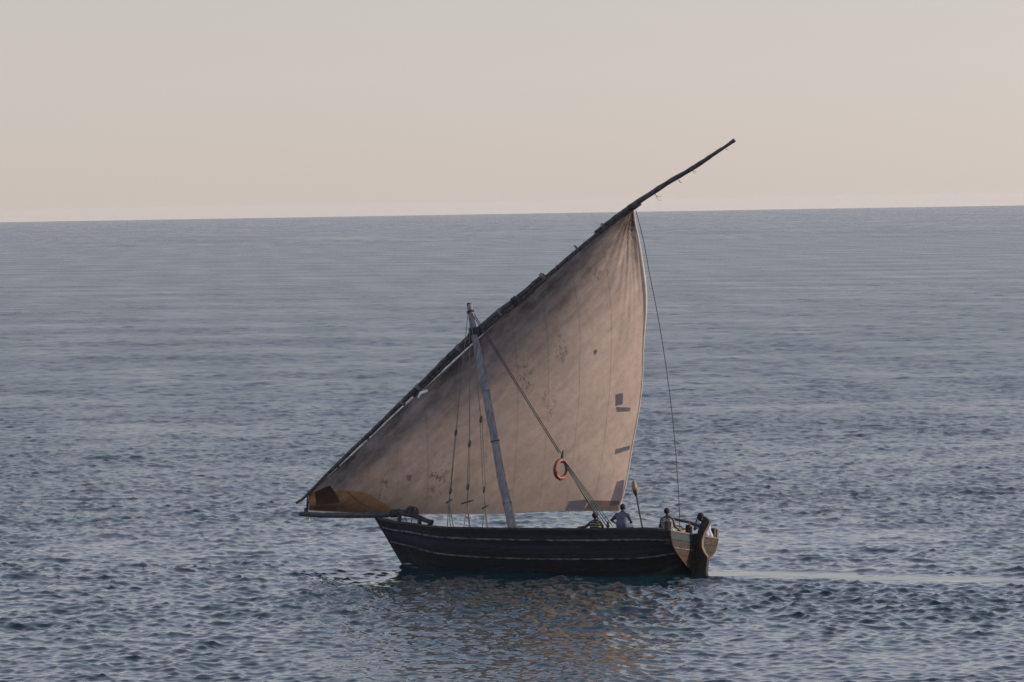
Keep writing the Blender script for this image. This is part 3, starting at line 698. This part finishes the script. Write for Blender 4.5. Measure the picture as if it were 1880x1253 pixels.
block((-.98, 1.14, 3.70), (-4.2, 1, -4.8), .24, hal); block((-3.05, 1.56, 1.40), (-1, 0, -1), .13, hal)
gb = MB()
for k, q in enumerate((-.10, -.035, .035, .10)): gb.add(*tube([(-1.06 + q * .5, 1.19, 3.56), (-3.08 + q * 1.7, 1.58, 1.36)], .014, 5))
gb.build('tackle_fall', M_grope, hal)
MB().add(*tube([(-1.08, 1.2, 3.5), (-2.62, 1.5, 1.62), (-2.8, 1.55, 1.36)], .015, 5)).build('hauling_end', M_drope, hal)
vg = catmull([(-2.04, -1.25, 12.31), (-2.44, -1.14, 11.29), (-2.79, -1.02, 10.16), (-3.16, -0.9, 9.03), (-3.5, -0.79, 7.91), (-3.84, -0.68, 6.61), (-4.12, -0.56, 5.5), (-4.36, -0.44, 4.4), (-4.57, -0.33, 3.3), (-4.74, -0.22, 2.38), (-4.85, -0.1, 1.79), (-4.9, -0.05, 0.82)], 4)
MB().add(*tube(vg, .014, 5)).build('vang', M_drope, dhow)

# ------------------------------------------------------------------ loose things on board
def place(o, loc):
    o.matrix_world = BOAT @ Matrix.Translation(Vector(loc)); return o
def empty(name, loc):
    o = bpy.data.objects.new(name, None); COL.objects.link(o); return place(o, loc)
buoy = place(MB().add(*torus((0, 0, 0), (.9, -.2, .05), .30, .07, 40, 14)).build('lifebuoy', M_buoy), (-.99, 1.2, 3.27))
tag(buoy, 'faded orange red ring lifebuoy hanging from the green tackle before the sail', 'lifebuoy')
gl = MB()
for k in range(4):
    a = math.pi / 4 + k * math.pi / 2; u = Vector((.9, -.2, .05)).normalized(); e = u.orthogonal().normalized(); f = u.cross(e)
    c = (e * math.cos(a) + f * math.sin(a)) * .30; gl.add(*torus(c, u.cross(c), .076, .008, 12, 5))
gl.build('grab_band', M_lash, buoy)
MB().add(*tube([(0, 0, .33), (.01, -.05, .46)], .012, 5)).build('hanging_cord', M_drope, buoy)
pd = empty('paddle', (-4.24, .9, .56))
tag(pd, 'upright wooden paddle with a yellowish blade standing among the crew', 'paddle')
d0 = Vector((.66, 0, 2.38))
MB().add(*tube([(0, 0, 0), d0 * .5 + Vector((.01, 0, 0)), d0 * .80], .03, 8)).build('shaft', M_till, pd)
bl = []; 
for t, w_ in ((.78, .03), (.82, .07), (.88, .10), (.95, .09), (.985, .06), (1.0, .02)): bl.append((t, w_))
vs, fs = [], []; dn = d0.normalized(); sd = Vector((.75, .5, -.2)); sd = (sd - dn * sd.dot(dn)).normalized(); tn = dn.cross(sd)
for t, w_ in bl:
    c = d0 * t
    for a, b in ((w_, 0), (0, .022), (-w_, 0), (0, -.022)): vs.append(c + sd * a + tn * b)
for i in range(len(bl) - 1):
    for k in range(4): fs.append((i * 4 + k, i * 4 + (k + 1) % 4, i * 4 + 4 + (k + 1) % 4, i * 4 + 4 + k))
fs += [(3, 2, 1, 0), tuple(len(bl) * 4 - 4 + k for k in range(4))]
mesh('blade', vs, fs, mat('yellow_worn_blade', (.02, .016, .013), .7, (.24, .17, .075), 4, lo=.45, hi=.6), pd)

# ------------------------------------------------------------------ crew
def remesh(mb, name, voxel, m, parent=None, smooth_it=4):
    me = bpy.data.meshes.new(name); me.from_pydata(mb.v, [], mb.f); me.update()
    o = bpy.data.objects.new(name + '_tmp', me); COL.objects.link(o)
    r_ = o.modifiers.new('r', 'REMESH'); r_.mode = 'VOXEL'; r_.voxel_size = voxel
    s_ = o.modifiers.new('s', 'SMOOTH'); s_.iterations = smooth_it; s_.factor = .5
    dg = bpy.context.evaluated_depsgraph_get(); me2 = bpy.data.meshes.new_from_object(o.evaluated_get(dg)); bpy.data.objects.remove(o); bpy.data.meshes.remove(me)
    me2.name = name; me2.materials.clear()
    return link(name, me2, m, parent)
def chain(mb, P, r_):
    for i in range(len(P) - 1): mb.add(*capsule(P[i], P[i + 1], r_[i], r_[i + 1]))
def person(label, J, face, shirt, shirt_m, shorts_m, sleeves, grip=.5):
    base = Vector(J['pelvis']) - Vector((0, 0, .10)); j = {k: Vector(v_) - base for k, v_ in J.items()}
    f = Vector(face).normalized(); u = (j['head'] - j['neck']).normalized(); u = (u + Vector((0, 0, 1))).normalized()
    b = MB(); c = j['head']; side = f.cross(u).normalized()
    b.add(*ellipsoid(c + u * .02 - f * .012, f, u, (.110, .088, .106)))
    b.add(*ellipsoid(c - u * .045 + f * .022, f, u, (.078, .068, .082)))
    b.add(*ellipsoid(c - u * .012 + f * .104, f, u, (.022, .014, .026)))
    b.add(*ellipsoid(c - u * .055 + f * .094, f, u, (.014, .026, .014)))
    for s in (1, -1): b.add(*ellipsoid(c + side * (.088 * s) - f * .01 - u * .005, f, u, (.02, .012, .032)))
    chain(b, [j['chest'] + (j['neck'] - j['chest']) * .3, j['neck'], c - u * .05], [.075, .062, .06])
    mid = j['chest'].lerp(j['pelvis'], .5); across = (j['shR'] - j['shL']).normalized()
    for s in (-.075, .075): chain(b, [j['chest'] + across * s - Vector((0, 0, .02)), mid + across * s * .8, j['pelvis'] + across * s], [.105, .098, .112])
    chain(b, [j['shL'], j['shR']], [.066, .066])
    for s in 'LR': chain(b, [j['neck'].lerp(c, .15), j['sh' + s]], [.05, .055])
    for s in 'LR':
        chain(b, [j['sh' + s], j['el' + s], j['wr' + s]], [.06, .047, .031])
        chain(b, [j['hip' + s], j['kn' + s], j['an' + s]], [.088, .058, .04])
        ft = Vector((j['kn' + s] - j['hip' + s]).xy).to_3d().normalized()
        chain(b, [j['an' + s] - ft * .03 - Vector((0, 0, .03)), j['an' + s] + ft * .13 - Vector((0, 0, .045))], [.037, .03])
        # hand: palm, four fingers of unequal length bent at the knuckles, thumb off the side
        w_ = j['wr' + s]; d = (w_ - j['el' + s]).normalized(); d = (d + Vector((0, 0, -.35))).normalized(); q = d.cross(Vector((0, 0, 1)))
        q = (q if q.length > .2 else across).normalized(); dn = q.cross(d).normalized()
        if dn.z > 0: dn = -dn
        kn_ = w_ + d * .085
        for t in (-.027, -.009, .009, .027): chain(b, [w_ + d * .015 + q * t * .6, kn_ + q * t], [.018, .013])
        for t, ln in ((-.029, .068), (-.010, .08), (.010, .075), (.029, .058)):
            a0 = kn_ + q * t; a1 = a0 + (d + dn * .35 * grip).normalized() * ln * .55; a2 = a1 + (d + dn * 1.6 * grip).normalized() * ln * .5
            chain(b, [a0, a1, a2], [.0105, .0095, .0085])
        th = w_ + d * .025 - q * .03 * (1 if s == 'L' else -1)
        chain(b, [w_ + d * .02, th + d * .02, th + (d * .06 - q * .02 * (1 if s == 'L' else -1) + dn * .02)], [.014, .0125, .0105])
    body = remesh(b, 'person', .008, M_skin, None, 3); place(body, base); tag(body, label, 'person', 'crew on the boat')
    h = MB().add(*ellipsoid(c + u * .034 - f * .026, f, u, (.111, .096, .109), 16, 12)); h.build('hair', M_hair, body)
    for s in (1, -1): MB().add(*ellipsoid(c + side * .031 * s + f * .092 + u * .012, f, u, (.008, .012, .007), 8, 6)).build('eye', M_eye, body)
    # upper garment
    g = MB(); e = .016
    for s in (-.075, .075): chain(g, [j['chest'] + across * s - Vector((0, 0, .03 if sleeves else .045)), mid + across * s * .85, j['pelvis'] + across * s - Vector((0, 0, -.02))], [.118 + e, .110 + e, .118 + e])
    if sleeves:
        chain(g, [j['shL'], j['shR']], [.068 + e, .068 + e])
        for s in 'LR': chain(g, [j['chest'].lerp(j['neck'], .75), j['sh' + s]], [.06 + e * .6, .058 + e])
        for s in 'LR': chain(g, [j['sh' + s], j['sh' + s].lerp(j['el' + s], .62)], [.06 + e, .05 + e])
    else:
        for s in 'LR':
            a = j['chest'].lerp(j['sh' + s], .55); chain(g, [a + Vector((0, 0, .03)) , j['chest'] + (a - j['chest']) * .9 - Vector((0, 0, .12))], [.048, .075])
    remesh(g, shirt, .012, shirt_m, body, 3)
    g = MB()
    chain(g, [j['pelvis'] - across * .07 + Vector((0, 0, .02)), j['pelvis'] + across * .07 + Vector((0, 0, .02))], [.128, .128])
    for s in 'LR': chain(g, [j['hip' + s], j['hip' + s].lerp(j['kn' + s], .85)], [.108, .085])
    remesh(g, 'shorts', .014, shorts_m, body, 3)
    return body
person('person in a dark and yellow striped vest sitting low beside the green tackle',
       dict(head=(-2.34, 1.12, 1.72), neck=(-2.36, 1.15, 1.58), chest=(-2.38, 1.17, 1.47), pelvis=(-2.43, 1.20, 1.09), shL=(-2.20, 1.20, 1.48), elL=(-2.12, 1.38, 1.35), wrL=(-1.98, 1.60, 1.31), shR=(-2.56, 1.13, 1.48), elR=(-2.63, 1.00, 1.28), wrR=(-2.42, .82, 1.22),
            hipL=(-2.34, 1.15, 1.075), hipR=(-2.52, 1.13, 1.075), knL=(-2.22, .74, 1.08), knR=(-2.48, .74, 1.08), anL=(-2.22, .52, .67), anR=(-2.48, .52, .67)),
       (-.35, -1, 0), 'vest', M_stripe, M_short, False, .25)
person('person in a grey blue T-shirt perched on the gunwale, back to us, elbow out',
       dict(head=(-3.51, 1.42, 1.99), neck=(-3.54, 1.48, 1.83), chest=(-3.56, 1.53, 1.69), pelvis=(-3.63, 1.66, 1.385), shL=(-3.37, 1.55, 1.74), elL=(-3.16, 1.52, 1.58), wrL=(-3.27, 1.30, 1.46), shR=(-3.75, 1.50, 1.745), elR=(-3.81, 1.35, 1.55), wrR=(-3.66, 1.12, 1.47),
            hipL=(-3.53, 1.60, 1.385), hipR=(-3.73, 1.60, 1.385), knL=(-3.32, 1.20, 1.40), knR=(-3.75, 1.20, 1.43), anL=(-3.36, .90, 1.06), anR=(-3.72, .90, 1.06)),
       (.2, -1, -.15), 'shirt', M_shirt, M_short, True, .6)
person('person in a grey printed tank top at the near stern corner, reaching for the tiller',
       dict(head=(-4.96, 1.02, 1.91), neck=(-5.00, 1.08, 1.76), chest=(-5.01, 1.10, 1.62), pelvis=(-5.07, 1.15, 1.26), shL=(-4.83, 1.12, 1.65), elL=(-4.76, 1.10, 1.42), wrL=(-4.86, .88, 1.34), shR=(-5.18, 1.05, 1.655), elR=(-5.24, .95, 1.44), wrR=(-5.28, .76, 1.36),
            hipL=(-4.96, 1.10, 1.255), hipR=(-5.16, 1.10, 1.255), knL=(-4.90, .70, 1.28), knR=(-5.15, .72, 1.28), anL=(-4.84, .60, .90), anR=(-5.09, .62, .90)),
       (-.15, -1, 0), 'tank_top', M_print, M_yprint, False, .8)
person('person in a white shirt bent forward behind the rudder head, hand raised to the face',
       dict(head=(-5.07, -1.17, 1.92), neck=(-5.14, -1.24, 1.78), chest=(-5.18, -1.30, 1.64), pelvis=(-5.27, -1.42, 1.26), shL=(-5.10, -1.13, 1.68), elL=(-4.98, -1.00, 1.50), wrL=(-5.00, -1.04, 1.73), shR=(-5.24, -1.47, 1.70), elR=(-5.25, -1.56, 1.46), wrR=(-5.08, -1.42, 1.35),
            hipL=(-5.24, -1.33, 1.255), hipR=(-5.24, -1.52, 1.255), knL=(-4.88, -1.15, 1.30), knR=(-4.86, -1.50, 1.30), anL=(-4.92, -1.15, .90), anR=(-4.90, -1.50, .90)),
       (1, .35, -.2), 'shirt', M_wshirt, M_navy, True, .7)

# ------------------------------------------------------------------ sea haze
hz = MB().add(*box((0, 0, -.5), (29000, 29000, 35))).build('haze', None, None, False)
hm = bpy.data.materials.new('sea_haze'); hm.use_nodes = True; n = hm.node_tree.nodes; n.remove(n['Principled BSDF'])
pv = n.new('ShaderNodeVolumePrincipled'); pv.inputs['Color'].default_value = (.93, .93, .95, 1); pv.inputs['Density'].default_value = 2.6e-5; pv.inputs['Anisotropy'].default_value = .3
hm.node_tree.links.new(pv.outputs[0], n['Material Output'].inputs['Volume']); hz.data.materials.append(hm); tag(hz, 'thin pale sea haze', kind='stuff')
